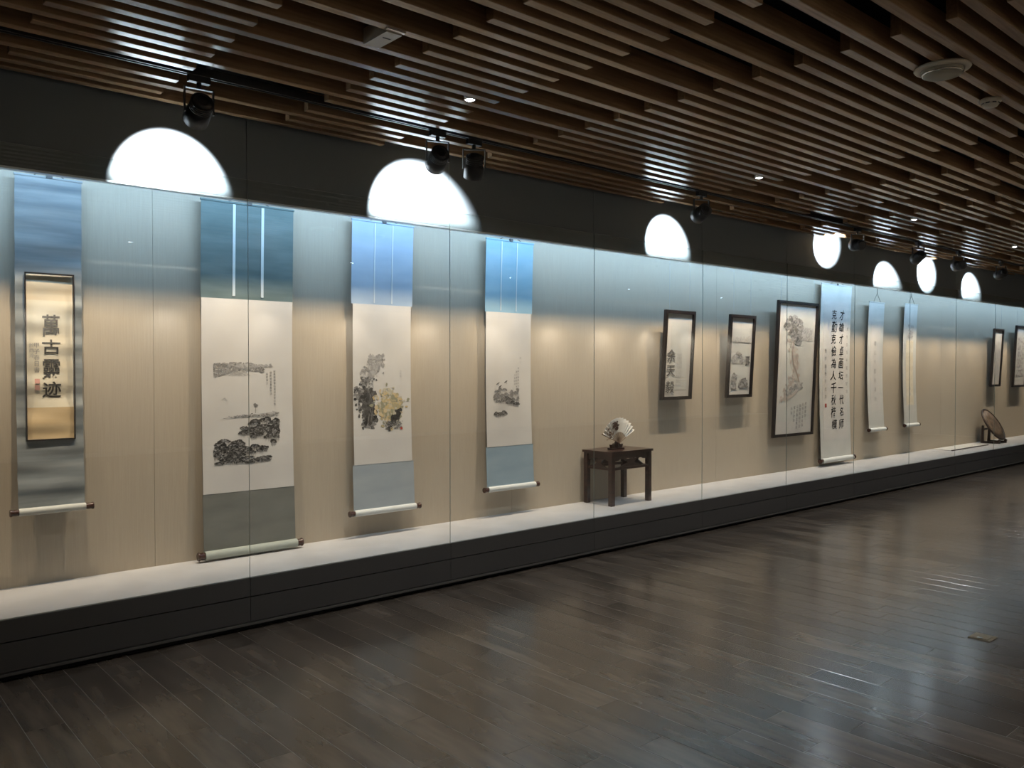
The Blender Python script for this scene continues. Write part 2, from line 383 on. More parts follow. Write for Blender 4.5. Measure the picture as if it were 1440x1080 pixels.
class Ink:
    """flat pigment shapes in (u, v) metres on a sheet"""
    def __init__(s): s.v = []; s.f = []; s.c = []
    def poly(s, pts, c):
        n = len(s.v); s.v += pts; s.f.append(list(range(n, n + len(pts)))); s.c += [c] * len(pts)
    def blot(s, u, v, r, c, asp=1.0, ang=None, n=7, rough=0.35):
        ang = random.uniform(0, math.pi) if ang is None else ang
        ca, sa = math.cos(ang), math.sin(ang); pts = []
        for i in range(n):
            t = 2 * math.pi * i / n; rr = r * random.uniform(1 - rough, 1 + rough)
            x, y = rr * math.cos(t) * asp, rr * math.sin(t); pts.append((u + x * ca - y * sa, v + x * sa + y * ca))
        s.poly(pts, c)
    def stroke(s, pts, w, c):
        """brush line of width w through points"""
        L_, R_ = [], []
        for i, (x, y) in enumerate(pts):
            a = pts[max(i - 1, 0)]; b = pts[min(i + 1, len(pts) - 1)]
            dx, dy = b[0] - a[0], b[1] - a[1]; l = math.hypot(dx, dy) or 1
            ww = w * (0.5 if i in (0, len(pts) - 1) else random.uniform(0.7, 1.1)) / 2
            L_.append((x - dy / l * ww, y + dx / l * ww)); R_.append((x + dy / l * ww, y - dx / l * ww))
        for i in range(len(pts) - 1): s.poly([L_[i], L_[i + 1], R_[i + 1], R_[i]], c)
    def char(s, ch, u, v, h, c, wd=None, bold=0.0, shear=0.0, rot=0.0):
        vs, fs = glyph(ch, bold); wd = wd or h; n = len(s.v); cr, sr = math.cos(rot), math.sin(rot)
        for x, y in vs:
            x2 = x * wd + shear * y * h; y2 = y * h
            s.v.append((u + x2 * cr - y2 * sr, v + x2 * sr + y2 * cr)); s.c.append(c)
        s.f += [[n + i for i in f] for f in fs]
    def column(s, txt, u, v, h, c, step=None, **k):
        step = step or h * 1.15
        for i, ch in enumerate(txt): s.char(ch, u, v - i * step, h, c, **k)
    def build(s, name, parent, surf):
        """surf(u, v, lift) gives the world position"""
        me = bpy.data.meshes.new(name); off = wloc(parent)
        tot = max(1, len(s.f)); lift = [0.0] * len(s.v)
        for k, f in enumerate(s.f):
            for i in f: lift[i] = 0.0032 + 0.0010 * k / tot
        me.from_pydata([Vector(surf(p[0], p[1], l)) - off for p, l in zip(s.v, lift)], [], s.f)
        ca = me.color_attributes.new('pigment', 'FLOAT_COLOR', 'POINT')
        ca.data.foreach_set('color', [q for c in s.c for q in (*c, 1.0)])
        me.materials.append(M['ink']); me.update()
        o = link(bpy.data.objects.new(name, me), parent)
        if name != 'character': o['kind'] = 'stuff'
        return o

class Chars:
    """large characters, each a part of its own"""
    def __init__(s): s.items = []
    def char(s, *a, **k):
        I = Ink(); I.char(*a, **k); s.items.append(I)
    def build(s, name, parent, surf):
        for I in s.items: I.build('character', parent, surf)

def g(v): return (v, v * 0.96, v * 0.93)
def canopy(I, u0, u1, v0, v1, n, dark=(0.02, 0.10), size=0.010, shape=None):
    k = 0.55 if u1 < 5.2 else 1.0; size *= k
    for _ in range(int(n * (1.9 if k < 1 else 1))):
        u, v = random.random(), random.random()
        if shape and not shape(u, v): continue
        I.blot(u0 + (u1 - u0) * u, v0 + (v1 - v0) * v, size * random.uniform(0.5, 1.3), g(random.uniform(*dark)), asp=random.uniform(1, 2.2), ang=random.uniform(-0.5, 0.5), n=6)

def foliage(I, cx, cy, w, h, lobes, per, dark=(0.015, 0.09), sz=0.0042, clip=None):
    """ink trees: overlapping lobes with dark crests, grey bodies and paper showing through"""
    for k in range(lobes):
        t = 2 * math.pi * random.random(); q = math.sqrt(random.random())
        lx, ly = cx + w * q * math.cos(t), cy + h * q * math.sin(t)
        lw, lh = w * random.uniform(0.22, 0.38), h * random.uniform(0.20, 0.34)
        for _ in range(per):
            a = random.uniform(0, math.pi); r_ = random.random() ** 0.5
            u, v = lx + lw * r_ * math.cos(a), ly + lh * r_ * math.sin(a) - lh * 0.3
            if clip and not (clip[0] < u < clip[1] and clip[2] < v < clip[3]): continue
            crest = r_ > 0.72
            d = random.uniform(*dark) if crest or random.random() < 0.45 else random.uniform(0.18, 0.42)
            I.blot(u, v, sz * random.uniform(0.6, 1.5), g(d), asp=random.uniform(1.0, 2.4), ang=random.uniform(-0.6, 0.6), n=5)
        for _ in range(per // 8):       # hanging strokes below the lobe
            u = lx + random.uniform(-lw, lw); v = ly - lh * random.uniform(0.2, 0.5)
            if clip and not (clip[0] < u < clip[1] and clip[2] < v - 0.02): continue
            I.stroke([(u, v), (u + random.uniform(-.003, .003), v - random.uniform(0.012, 0.03))], 0.0022, g(random.uniform(0.06, 0.35)))

# ------------------------------------------------------------------ hanging scrolls
YS = 5.47
def scroll(x0, x1, ztop, zbot, bands, label, prof=None, ribbons=None, roller=('roller_cloth', 0.021, 0.05), hang=None, waves=0.0, inks=None, group=None, seed=1, hook=True):
    """bands: (name, material, z_top, z_bottom, inset). Sheet bows slightly; returns the thing."""
    t = tag(empty('hanging_scroll', ((x0 + x1) / 2, YS, zbot)), label, 'scroll', group)
    rs = random.Random(seed); ph = [rs.uniform(0, 6) for _ in range(8)]
    H = ztop - zbot
    def yy(x, z):
        s = (z - zbot) / H
        y = YS + 0.03 * math.sin(math.pi * s) + 0.01 * s
        if waves:
            y += waves * (math.sin(z * 31 + ph[0] + 1.5 * math.sin(x * 5 + ph[1])) + 0.6 * math.sin(z * 53 + ph[2] + x * 4) + 0.5 * math.sin(z * 17 + ph[3] - x * 6))
        return y
    surf = lambda u, v, l=0.0: (u, yy(u, v) - l, v)
    parts = {}
    for (nm, mt, za, zb, inset) in bands:
        mb = MB(); mb.keep = True; nx = 6; nz = max(6, int((za - zb) / (0.02 if waves else 0.06)))
        front = 0.0 if inset == 0 else 0.0016
        vs = []
        for j in range(nz + 1):
            z = za + (zb - za) * j / nz
            for i in range(nx + 1):
                x = x0 + inset + (x1 - x0 - 2 * inset) * i / nx
                vs.append((x, yy(x, z) - front, z))
        n = len(vs); vs += [(p[0], p[1] + 0.0014, p[2]) for p in vs]
        fs = []
        for j in range(nz):
            for i in range(nx):
                a = j * (nx + 1) + i; q = (a, a + nx + 1, a + nx + 2, a + 1)
                fs.append(q); fs.append(tuple(n + k for k in q[::-1]))
        rim = [i for i in range(nx + 1)] + [j * (nx + 1) + nx for j in range(1, nz + 1)] + [nz * (nx + 1) + i for i in range(nx - 1, -1, -1)] + [j * (nx + 1) for j in range(nz - 1, 0, -1)]
        mb.add(vs, fs, 0, True)
        mb.add(vs, [(a, b_, n + b_, n + a) for a, b_ in zip(rim, rim[1:] + rim[:1])])
        parts[nm] = mb.build(nm, M[mt], t)
    if ribbons:
        for (xa, xb, za, zb) in ribbons:
            mb = MB(); vs = []
            for j in range(9):
                z = za + (zb - za) * j / 8
                vs += [(xa, yy(xa, z) - 0.004, z), (xb, yy(xb, z) - 0.004, z), (xb, yy(xb, z) - 0.0025, z), (xa, yy(xa, z) - 0.0025, z)]
            fs = [(0, 1, 2, 3), (35, 34, 33, 32)]
            for j in range(8):
                for i in range(4):
                    a, b_ = 4 * j + i, 4 * j + (i + 1) % 4; fs.append((a, b_, b_ + 4, a + 4))
            mb.add(vs, fs).build('ribbon', M['ribbon'], t)
    # top rod, roller with knobs
    MB().tube((x0 - 0.004, yy(x0, ztop) + 0.001, ztop), (x1 + 0.004, yy(x1, ztop) + 0.001, ztop), 0.008, 10).build('top_rod', M[bands[0][1]], t)
    rm, rr, kn = roller
    yr = YS - rr * 0.4
    ro = MB().tube((x0, yr, zbot), (x1, yr, zbot), rr, 18).build('roller', M[rm], t)
    for sx, xk in ((-1, x0), (1, x1)):
        MB().lathe([(rr * 0.72, 0), (rr * 0.85, kn * 0.3), (rr * 0.78, kn * 0.7), (rr * 1.0, kn * 0.85), (rr * 0.9, kn)], (xk, yr, zbot), 14,
                   q=Vector((sx, 0, 0)).to_track_quat('Z', 'Y')).build('roller_knob', M['knob'], ro)
    # hook and cord up to the rail in the case ceiling
    zh = hang or (ztop + 0.07)
    xm = (x0 + x1) / 2; yt = yy(xm, ztop)
    mb = MB().path([(xm - (x1 - x0) * 0.22, yt, ztop + 0.006), (xm, yt, zh), (xm + (x1 - x0) * 0.22, yt, ztop + 0.006)], 0.0028, 6)
    if zh < ZCC - 0.03: mb.tube((xm, yt, zh - 0.01), (xm, yt, ZCC), 0.004, 6)
    mb.build('hanging_cord', M['cord'], t)
    if hook and not hang: boxo('hook_clip', xm - 0.016, xm + 0.016, yt - 0.016, yt - 0.004, ztop - 0.004, ztop + 0.020, M['black'], t)
    if inks:
        for nm, I in inks: I.build('ink_' + nm, parts[nm] if nm in parts else t, surf)
    return t

inkc = (0.022, 0.02, 0.02); red = (0.38, 0.06, 0.045)

# 1: aged calligraphy scroll, four clerical characters
I = Ink(); BC = Chars()
cu = 1.195
for ch, v in zip('萬古靈迹', (1.852, 1.727, 1.595, 1.475)):
    h = {'萬': 0.138, '古': 0.092, '靈': 0.135, '迹': 0.100}[ch]
    BC.char(ch, cu, v, h, (0.05, 0.047, 0.044), wd=0.105, bold=0.012)
I.column('甲子春日書', 1.118, 1.735, 0.034, g(0.28), step=0.036)
I.column('於西泠', 1.092, 1.735, 0.028, g(0.36), step=0.030)
for k in range(2):
    v = 1.525 - 0.038 * k; I.poly([(1.105, v - .014), (1.131, v - .014), (1.131, v + .014), (1.105, v + .014)], (0.62, 0.33, 0.27))
scroll(1.010, 1.362, 2.715, 0.770, [('mount', 'mount_old', 2.715, 0.770, 0), ('upper_silk', 'amber_pale', 2.150, 2.00, 0.052), ('paper', 'paper_old', 1.9999, 1.37, 0.052), ('lower_silk', 'amber', 1.3699, 1.185, 0.052)],
       'aged rippled grey-blue scroll with four large clerical characters on cream paper', roller=('roller_old', 0.022, 0.045), waves=0.0036, inks=[('paper', I), ('paper', BC)], seed=3)
for o in list(bpy.data.objects):        # dark border line around the cream panel
    if o.name == 'hanging_scroll':
        tt = o
mb = MB()
for (xa, xb, za, zb) in ((1.058, 1.314, 2.158, 2.150), (1.058, 1.314, 1.185, 1.177), (1.056, 1.062, 2.158, 1.177), (1.310, 1.316, 2.158, 1.177)):
    mb.box(xa, xb, 5.474, 5.492, zb, za)
mb.build('border', M['frame'], tt)

# 2: large ink landscape with dark teal mount
I = Ink()
U0, U1, V0, V1 = 2.165, 2.625, 0.945, 1.64
def mapc(f): return f
canopy(I, U0, U1 - 0.11, V1 - 0.115, V1, 420, (0.16, 0.36), 0.008, lambda u, v: abs(v - 0.5 - 0.3 * math.sin(u * 3)) < 0.42 * (1 - u * 0.6))
canopy(I, U0 + 0.1, U1 - 0.05, V1 - 0.03, V1 - 0.012, 60, (0.3, 0.5), 0.010)
for k in range(40): I.stroke([(U0 + 0.02 + random.random() * 0.25, V1 - 0.03), (U0 + 0.02 + random.random() * 0.25, V1 - 0.09)], 0.0025, g(0.35))
cl = (U0, U1, V0, 1.3)
foliage(I, U0 + 0.36, 1.185, 0.115, 0.070, 26, 85, clip=cl)
foliage(I, U0 + 0.26, 1.165, 0.085, 0.040, 12, 70, clip=cl)
foliage(I, U1 - 0.03, 1.17, 0.06, 0.085, 14, 80, clip=cl)
foliage(I, U0 + 0.10, 1.040, 0.115, 0.075, 30, 95, clip=cl)
foliage(I, U0 + 0.20, 1.055, 0.090, 0.050, 14, 75, clip=cl)
foliage(I, U0 + 0.29, 1.045, 0.080, 0.022, 10, 70, clip=cl)
foliage(I, U0 + 0.25, 0.975, 0.140, 0.025, 14, 60, dark=(0.03, 0.16), clip=cl)
foliage(I, U0 + 0.10, 0.980, 0.100, 0.035, 14, 60, dark=(0.02, 0.12), clip=cl)
for k in range(6): I.stroke([(U0 + 0.06 + k * 0.05, 1.262 + 0.004 * k), (U0 + 0.14 + k * 0.055, 1.268 + 0.005 * k)], 0.005, g(0.28))
canopy(I, U0 + 0.1, U1, 1.265, 1.305, 170, (0.12, 0.4), 0.006, lambda u, v: v < 0.3 + 0.7 * u * random.random())
I.stroke([(U1 - 0.17, 1.29), (U1 - 0.168, 1.35)], 0.004, g(0.15)); I.blot(U1 - 0.168, 1.345, 0.014, g(0.2))
I.stroke([(U0 + 0.05, 1.385), (U0 + 0.075, 1.40), (U0 + 0.09, 1.38)], 0.004, g(0.3))
for k, txt in enumerate(('松風起處雲山遠近江天一色', '樹影婆娑萬壑爭流', '寫於海上')):
    I.column(txt, U1 - 0.028 - k * 0.028, V1 - 0.06 - k * 0.01, 0.017, g(0.12), step=0.021)
scroll(2.080, 2.736, 2.715, 0.360, [('upper_mount', 'mount_teal', 2.715, 2.070, 0), ('paper', 'paper', 2.0699, 0.762, 0.004), ('lower_mount', 'mount_olive', 0.7619, 0.360, 0)],
       'large scroll with ink landscape of dark trees under a deep teal silk mount', ribbons=[(2.295, 2.314, 2.705, 2.09), (2.497, 2.516, 2.705, 2.09)],
       roller=('roller_olive', 0.030, 0.045), inks=[('paper', I)], seed=5)

# 3: flowers, blue-grey mount, cool light in its upper colour
I = Ink()
U0, U1, V0, V1 = 3.305, 3.66, 1.13, 1.70
for _ in range(420):
    s = random.random(); v = V1 - s * (V1 - V0) * 0.98
    cxs = U0 + 0.13 - 0.11 * math.sin(min(1, s * 1.9) * 1.5) + 0.03 * math.sin(s * 9)
    u = cxs + random.gauss(0, 0.030 if s > 0.25 else 0.05)
    I.blot(u, v, random.uniform(0.004, 0.012), g(random.uniform(0.03, 0.28) if s > 0.3 else random.uniform(0.25, 0.5)), asp=1.5)
for _ in range(130):
    I.blot(U0 + 0.055 + random.gauss(0, .022), random.uniform(V0 + 0.05, V0 + 0.30), random.uniform(0.010, 0.019), g(random.uniform(0.03, 0.12)), asp=1.6)
for _ in range(30):
    v = random.uniform(V0, V0 + 0.4); I.stroke([(U0 + 0.04 + random.random() * .07, v), (U0 + 0.05 + random.random() * .05, v + 0.08)], 0.003, g(0.3))
for _ in range(330):
    u, v = U1 - 0.115 + random.gauss(0, .055), V0 + 0.175 + random.gauss(0, .060)
    I.blot(u, v, random.uniform(0.006, 0.015), random.choice([(0.55, 0.42, 0.22), (0.60, 0.48, 0.30), (0.42, 0.36, 0.22), (0.5, 0.46, 0.36), (0.30, 0.29, 0.2)]), asp=1.4)
for _ in range(70):
    s = random.random(); I.blot(U1 - 0.02 - s * 0.11 + random.gauss(0, .010), V0 + 0.13 - s * 0.12 + random.gauss(0, .014), random.uniform(0.008, 0.017), g(random.uniform(0.02, 0.07)))
canopy(I, U1 - 0.16, U1, V0, V0 + 0.06, 90, (0.05, 0.3), 0.006)
I.column('秋艷圖', U1 - 0.01, V0 + 0.45, 0.016, g(0.45), step=0.02)
I.poly([(U1 - .02, V0 - .01), (U1, V0 - .01), (U1, V0 + .01), (U1 - .02, V0 + .01)], red)
scroll(3.210, 3.760, 2.715, 0.510, [('upper_mount', 'mount_blue', 2.715, 2.088, 0), ('paper', 'paper', 2.0879, 0.870, 0.014), ('lower_mount', 'mount_bluegrey', 0.8699, 0.510, 0)],
       'scroll of flowering vine and yellow blossoms under a pale blue silk mount', ribbons=[(3.403, 3.413, 2.705, 2.10), (3.562, 3.572, 2.705, 2.10)],
       roller=('roller_cloth', 0.024, 0.045), inks=[('paper', I)], seed=8)

# 4: birds over reeds, grey-blue mount, its top coloured for cool light
I = Ink()
U0, U1, V0, V1 = 4.60, 4.895, 1.19, 1.66
cl = (U0, U1, V0 - 0.02, V0 + 0.32)
foliage(I, U0 + 0.08, V0 + 0.175, 0.080, 0.060, 14, 45, dark=(0.10, 0.30), sz=0.0034, clip=cl)
foliage(I, U0 + 0.17, V0 + 0.150, 0.090, 0.045, 16, 45, dark=(0.06, 0.25), sz=0.0034, clip=cl)
foliage(I, U1 - 0.05, V0 + 0.190, 0.050, 0.070, 12, 40, dark=(0.12, 0.34), sz=0.0034, clip=cl)
for _ in range(70):
    u = random.uniform(U0, U1); I.stroke([(u, V0 + 0.10 + random.random() * .05), (u + random.uniform(-.012, .012), V0 + 0.17 + random.random() * .09)], 0.0018, g(random.uniform(.25, .5)))
foliage(I, U0 + 0.16, V0 + 0.150, 0.060, 0.018, 8, 45, dark=(0.02, 0.12), sz=0.0036, clip=cl)
foliage(I, U1 - 0.05, V0 + 0.105, 0.050, 0.022, 10, 50, dark=(0.02, 0.10), sz=0.0040, clip=cl)
foliage(I, U0 + 0.08, V0 + 0.025, 0.065, 0.022, 12, 50, dark=(0.02, 0.14), sz=0.0040, clip=cl)
for k in range(9): I.stroke([(U0 + random.random() * .1, V0 + .05 + k * .006), (U0 + .15 + random.random() * .12, V0 + .052 + k * .006)], 0.0016, g(.4))
for (u, v) in ((U0 + 0.05, V0 + 0.275), (U0 + 0.075, V0 + 0.25), (U0 + 0.14, V0 + 0.29)):
    I.stroke([(u - .018, v - .004), (u, v + .004), (u + .016, v + .014)], 0.011, g(0.13)); I.stroke([(u, v), (u + .012, v - .014)], 0.006, g(0.25))
for k, txt in enumerate(('煙雨江南春水生', '蘆汀雁影歸來晚', '乙丑秋月')):
    I.column(txt, U1 - 0.01 - k * 0.022, V1 - 0.06 - 0.03 * k, 0.018, g(0.2), step=0.026)
I.column('寒汀', U1 + 0.015, V1 + 0.03, 0.022, g(0.4), step=0.035)
scroll(4.505, 5.047, 2.705, 0.565, [('upper_mount', 'mount_cyan', 2.705, 2.085, 0), ('paper', 'paper', 2.0849, 0.925, 0.012), ('lower_mount', 'mount_cyan_low', 0.9249, 0.565, 0)],
       'scroll of birds above sparse reeds under a bright sky-blue silk mount', ribbons=[(4.673, 4.683, 2.695, 2.10), (4.850, 4.860, 2.695, 2.10)],
       roller=('roller_cloth', 0.024, 0.045), inks=[('paper', I)], seed=11)

# 5: tall calligraphy couplet scroll
I = Ink()
rs = random.Random(4)
def brush_column(I, txt, u, va, vb, sizes, c):
    n = len(txt)
    for i, ch in enumerate(txt):
        v = va + (vb - va) * i / (n - 1)
        I.char(ch, u + rs.uniform(-.01, .01), v, sizes * rs.uniform(.9, 1.15), c, wd=sizes * rs.uniform(.85, 1.1), bold=rs.uniform(.004, .016), shear=rs.uniform(.08, .2), rot=rs.uniform(-.06, .12))
BC = Chars()
brush_column(BC, '克勤克儉為人千秋楷模', 10.46, 2.31, 0.86, 0.145, inkc)
brush_column(BC, '才雄才卓画坛一代名师', 10.665, 2.31, 0.86, 0.135, inkc)
I.column('贺先生百年诞辰纪念', 10.82, 2.13, 0.05, g(0.3), step=0.105)
I.column('后学敬书于北京', 10.255, 1.83, 0.052, g(0.22), step=0.10)
I.poly([(10.235, 1.09), (10.275, 1.09), (10.275, 1.14), (10.235, 1.14)], red)
scroll(10.105, 10.905, 2.700, 0.400, [('mount', 'paper_cool', 2.700, 0.400, 0), ('paper', 'paper', 2.48, 0.66, 0.075)],
       'white scroll with two columns of bold black running-script calligraphy', roller=('roller_cloth', 0.032, 0.06), inks=[('paper', I), ('paper', BC)], seed=13)

# 6 and 7: two narrow pale scrolls, one pair
I = Ink()
I.column('雲山千里共清秋', 11.64, 1.95, 0.07, g(0.4), step=0.13)
scroll(11.415, 11.878, 2.530, 0.735, [('mount', 'paper_cool', 2.530, 0.735, 0), ('paper', 'paper', 2.25, 1.0, 0.09)],
       'narrow pale scroll hung on a long cord beside the tall black calligraphy', roller=('roller_cloth', 0.026, 0.04), hang=2.66, inks=[('paper', I)], seed=17, group='narrow pale scrolls')
I = Ink()
canopy(I, 12.68, 12.86, 2.05, 2.25, 120, (0.35, 0.55), 0.010)
I.column('春風', 12.76, 1.3, 0.05, g(0.45), step=0.09)
scroll(12.535, 12.975, 2.560, 0.750, [('mount', 'paper_cool', 2.560, 0.750, 0), ('paper', 'paper_old', 2.02, 1.05, 0.10)],
       'narrow pale scroll with a cream lower panel, further from the tall black calligraphy', roller=('roller_cloth', 0.026, 0.04), hang=2.69, inks=[('paper', I)], seed=19, group='narrow pale scrolls')

# ------------------------------------------------------------------ framed works (lean forward at the top)
def framed(x0, x1, z0, z1, label, I=None, lean=0.055, fw_=0.034, dep=0.035, panel=None, chars=None):
    t = tag(empty('framed_picture', ((x0 + x1) / 2, 5.50, z0)), label, 'picture')
    H = z1 - z0
    yb = lambda z: 5.50 - lean * (z - z0) / H
    def bar(name, xa, xb, za, zb):
        mb = MB()
        vs = []
        for z in (za, zb):
            y = yb(z)
            vs += [(xa, y - dep, z), (xb, y - dep, z), (xb, y, z), (xa, y, z)]
        mb.add(vs, [(0, 1, 2, 3), (7, 6, 5, 4)] + [(i, i + 4, (i + 1) % 4 + 4, (i + 1) % 4) for i in range(4)])
        return mb.build(name, M['frame'], t)
    bar('frame_bar', x0, x0 + fw_, z0, z1); bar('frame_bar', x1 - fw_, x1, z0, z1)
    bar('frame_bar', x0 + fw_, x1 - fw_, z1 - fw_, z1); bar('frame_bar', x0 + fw_, x1 - fw_, z0, z0 + fw_)
    def sheet(name, xa, xb, za, zb, back, th, m_):
        vs = []
        for z in (za, zb):
            y = yb(z) - back
            vs += [(xa, y - th, z), (xb, y - th, z), (xb, y, z), (xa, y, z)]
        return MB().add(vs, [(0, 1, 2, 3), (7, 6, 5, 4)] + [(i, i + 4, (i + 1) % 4 + 4, (i + 1) % 4) for i in range(4)]).build(name, m_, t)
    pa = sheet('picture_paper', x0 + fw_, x1 - fw_, z0 + fw_, z1 - fw_, 0.008, 0.004, M['paper'])
    if panel:
        for (xa, xb, za, zb, mt) in panel: sheet('picture_panel', xa, xb, za, zb, 0.012, 0.001, M[mt])
    if I: I.build('ink_drawing', pa, lambda u, v, l: (u, yb(v) - 0.0135 - l, v))
    if chars: chars.build('character', pa, lambda u, v, l: (u, yb(v) - 0.0135 - l, v))
    # hanging wires up to the case rail
    for xx in (x0 + 0.08, x1 - 0.08):
        MB().tube((xx, yb(z1) - 0.01, z1 - 0.01), (xx, yb(z1) - 0.01, ZCC), 0.0012, 5).build('hanging_wire', M['brushed'], t)
    return t

I = Ink(); BC = Chars()
for ch, v in zip('余天毅', (1.735, 1.575, 1.405)): BC.char(ch, 6.985, v, 0.135, g(0.13), wd=0.15, bold=0.01)
for k in range(3): I.column('清風明月山高水長', 7.09 + 0.03 * k, 1.75, 0.026, g(0.45), step=0.045)
I.stroke([(6.95, 1.335), (7.03, 1.335)], 0.006, g(0.4)); I.stroke([(6.95, 1.32), (7.06, 1.32)], 0.006, g(0.45))
framed(6.845, 7.345, 1.270, 2.205, 'black-framed calligraphy with three large characters, above and beside the dark table', I, chars=BC, panel=[(6.97, 7.26, 1.37, 2.08, 'paper_cool')])
I = Ink()
canopy(I, 8.09, 8.42, 1.66, 1.80, 140, (0.25, 0.5), 0.012, lambda u, v: v < .5 + .4 * math.sin(u * 5))
canopy(I, 8.36, 8.42, 1.64, 1.74, 60, (0.1, 0.3), 0.010)
canopy(I, 8.10, 8.18, 1.37, 1.54, 80, (0.2, 0.45), 0.012); canopy(I, 8.24, 8.41, 1.38, 1.49, 160, (0.14, 0.4), 0.012, lambda u, v: v < .4 + .6 * math.sin(u * 3))
canopy(I, 8.09, 8.42, 1.90, 1.96, 60, (0.45, 0.6), 0.014)
framed(7.995, 8.495, 1.268, 2.207, 'small black-framed ink landscape hung between the calligraphy and the large picture', I, panel=[(8.08, 8.43, 1.35, 2.05, 'paper_cool')])
I = Ink()
canopy(I, 9.12, 9.58, 1.86, 2.24, 420, (0.12, 0.45), 0.018, lambda u, v: (u - .5) ** 2 / .25 + (v - .5) ** 2 / .25 < 1 and v > .7 - u)
canopy(I, 9.55, 9.78, 1.95, 2.1, 90, (0.4, 0.6), 0.014)
for s in range(110):
    a = s / 109; I.blot(9.27 + .16 * math.sin(a * 4) + random.gauss(0, .04), 1.95 - a * .75, random.uniform(.01, .03), random.choice([(0.55, 0.47, 0.42), (0.48, 0.42, 0.38), (0.6, 0.55, 0.5)]))
I.stroke([(9.36, 1.95), (9.33, 1.8), (9.37, 1.65), (9.48, 1.5), (9.55, 1.38)], 0.03, (0.4, 0.33, 0.29))
I.stroke([(9.15, 1.22), (9.3, 1.24), (9.46, 1.31), (9.56, 1.40)], 0.05, (0.47, 0.42, 0.38))
canopy(I, 9.2, 9.6, 1.28, 1.42, 120, (0.3, 0.55), 0.012, lambda u, v: abs(v - u) < .4)
for k, txt in enumerate(('歲寒圖題', '松柏之姿經霜', '猶茂其節不改', '山中高士晚來', '獨坐聽風', '丙寅')):
    I.column(txt, 9.70 - k * 0.066, 1.16 - 0.012 * k, 0.042, g(0.22), step=0.052)
framed(8.960, 9.888, 0.762, 2.418, 'large black-framed ink painting with a block of small writing near its foot', I, lean=0.07, panel=[(9.08, 9.80, 0.95, 2.30, 'paper_cool')])
I = Ink()
canopy(I, 16.05, 16.30, 1.45, 2.05, 90, (0.5, 0.62), 0.02)
framed(15.945, 16.395, 1.280, 2.295, 'narrow black-framed picture hanging above the round plaque', I, fw_=0.036, panel=[(16.03, 16.31, 1.40, 2.18, 'paper_cool')])
I = Ink()
canopy(I, 17.2, 17.55, 1.45, 2.2, 200, (0.35, 0.6), 0.02)
framed(17.035, 17.68, 1.255, 2.390, 'wider black-framed picture hanging next to the narrow one over the round plaque', I, fw_=0.036, panel=[(17.13, 17.58, 1.38, 2.28, 'paper_cool')])

# ------------------------------------------------------------------ side table with folding fan
TX0, TX1, TY0, TY1, TZ = 5.735, 6.330, 5.160, 5.540, 0.826
t = tag(empty('side_table', ((TX0 + TX1) / 2, (TY0 + TY1) / 2, ZD)), 'dark red-brown carved wooden side table standing on the white deck', 'table')
mb = MB().box(TX0, TX1, TY0, TY1, TZ - 0.022, TZ); mb.box(TX0 + 0.012, TX1 - 0.012, TY0 + 0.012, TY1 - 0.012, TZ - 0.034, TZ - 0.022); mb.build('tabletop', M['rosewood'], t)
lg = 0.044
legs = [(TX0 + 0.012, TY0 + 0.012), (TX1 - 0.012 - lg, TY0 + 0.012), (TX0 + 0.012, TY1 - 0.012 - lg), (TX1 - 0.012 - lg, TY1 - 0.012 - lg)]
for (x, y) in legs: boxo('leg', x, x + lg, y, y + lg, ZD, TZ - 0.034, M['rosewood'], t)
def apron(a, b_, fixed, along):
    za = TZ - 0.034; n = 16
    pts = [(a, za), (b_, za), (b_, za - 0.05)]
    for i in range(1, n):
        s = 1 - i / n; pts.append((a + (b_ - a) * s, za - 0.050 - 0.012 * math.sin(s * math.pi * 5) ** 2 + 0.016 * math.sin(s * math.pi)))
    pts.append((a, za - 0.05))
    MB().prism(pts, fixed - 0.008, fixed + 0.008, 'y' if along == 'x' else 'x').build('apron', M['rosewood'], t)
    zs = TZ - 0.175
    mb = MB()
    if along == 'x': mb.box(a, b_, fixed - 0.011, fixed + 0.011, zs, zs + 0.024)
    else: mb.box(fixed - 0.011, fixed + 0.011, a, b_, zs, zs + 0.024)
    mb.build('stretcher', M['rosewood'], t)
    c = (a + b_) / 2; hw = (b_ - a) * 0.33; z1 = za - 0.045
    pts = [(c - hw, zs + 0.024), (c + hw, zs + 0.024), (c + hw * .55, zs + .045), (c + hw * .33, zs + .06), (c + hw * .38, zs + .075), (c + hw * .6, z1), (c - hw * .6, z1), (c - hw * .38, zs + .075), (c - hw * .33, zs + .06), (c - hw * .55, zs + .045)]
    MB().prism(pts, fixed - 0.007, fixed + 0.007, 'y' if along == 'x' else 'x').build('carved_bracket', M['rosewood'], t)
xa, xb = TX0 + 0.012 + lg, TX1 - 0.012 - lg; ya, yb_ = TY0 + 0.012 + lg, TY1 - 0.012 - lg
apron(xa, xb, TY0 + 0.034, 'x'); apron(xa, xb, TY1 - 0.034, 'x'); apron(ya, yb_, TX0 + 0.034, 'y'); apron(ya, yb_, TX1 - 0.034, 'y')

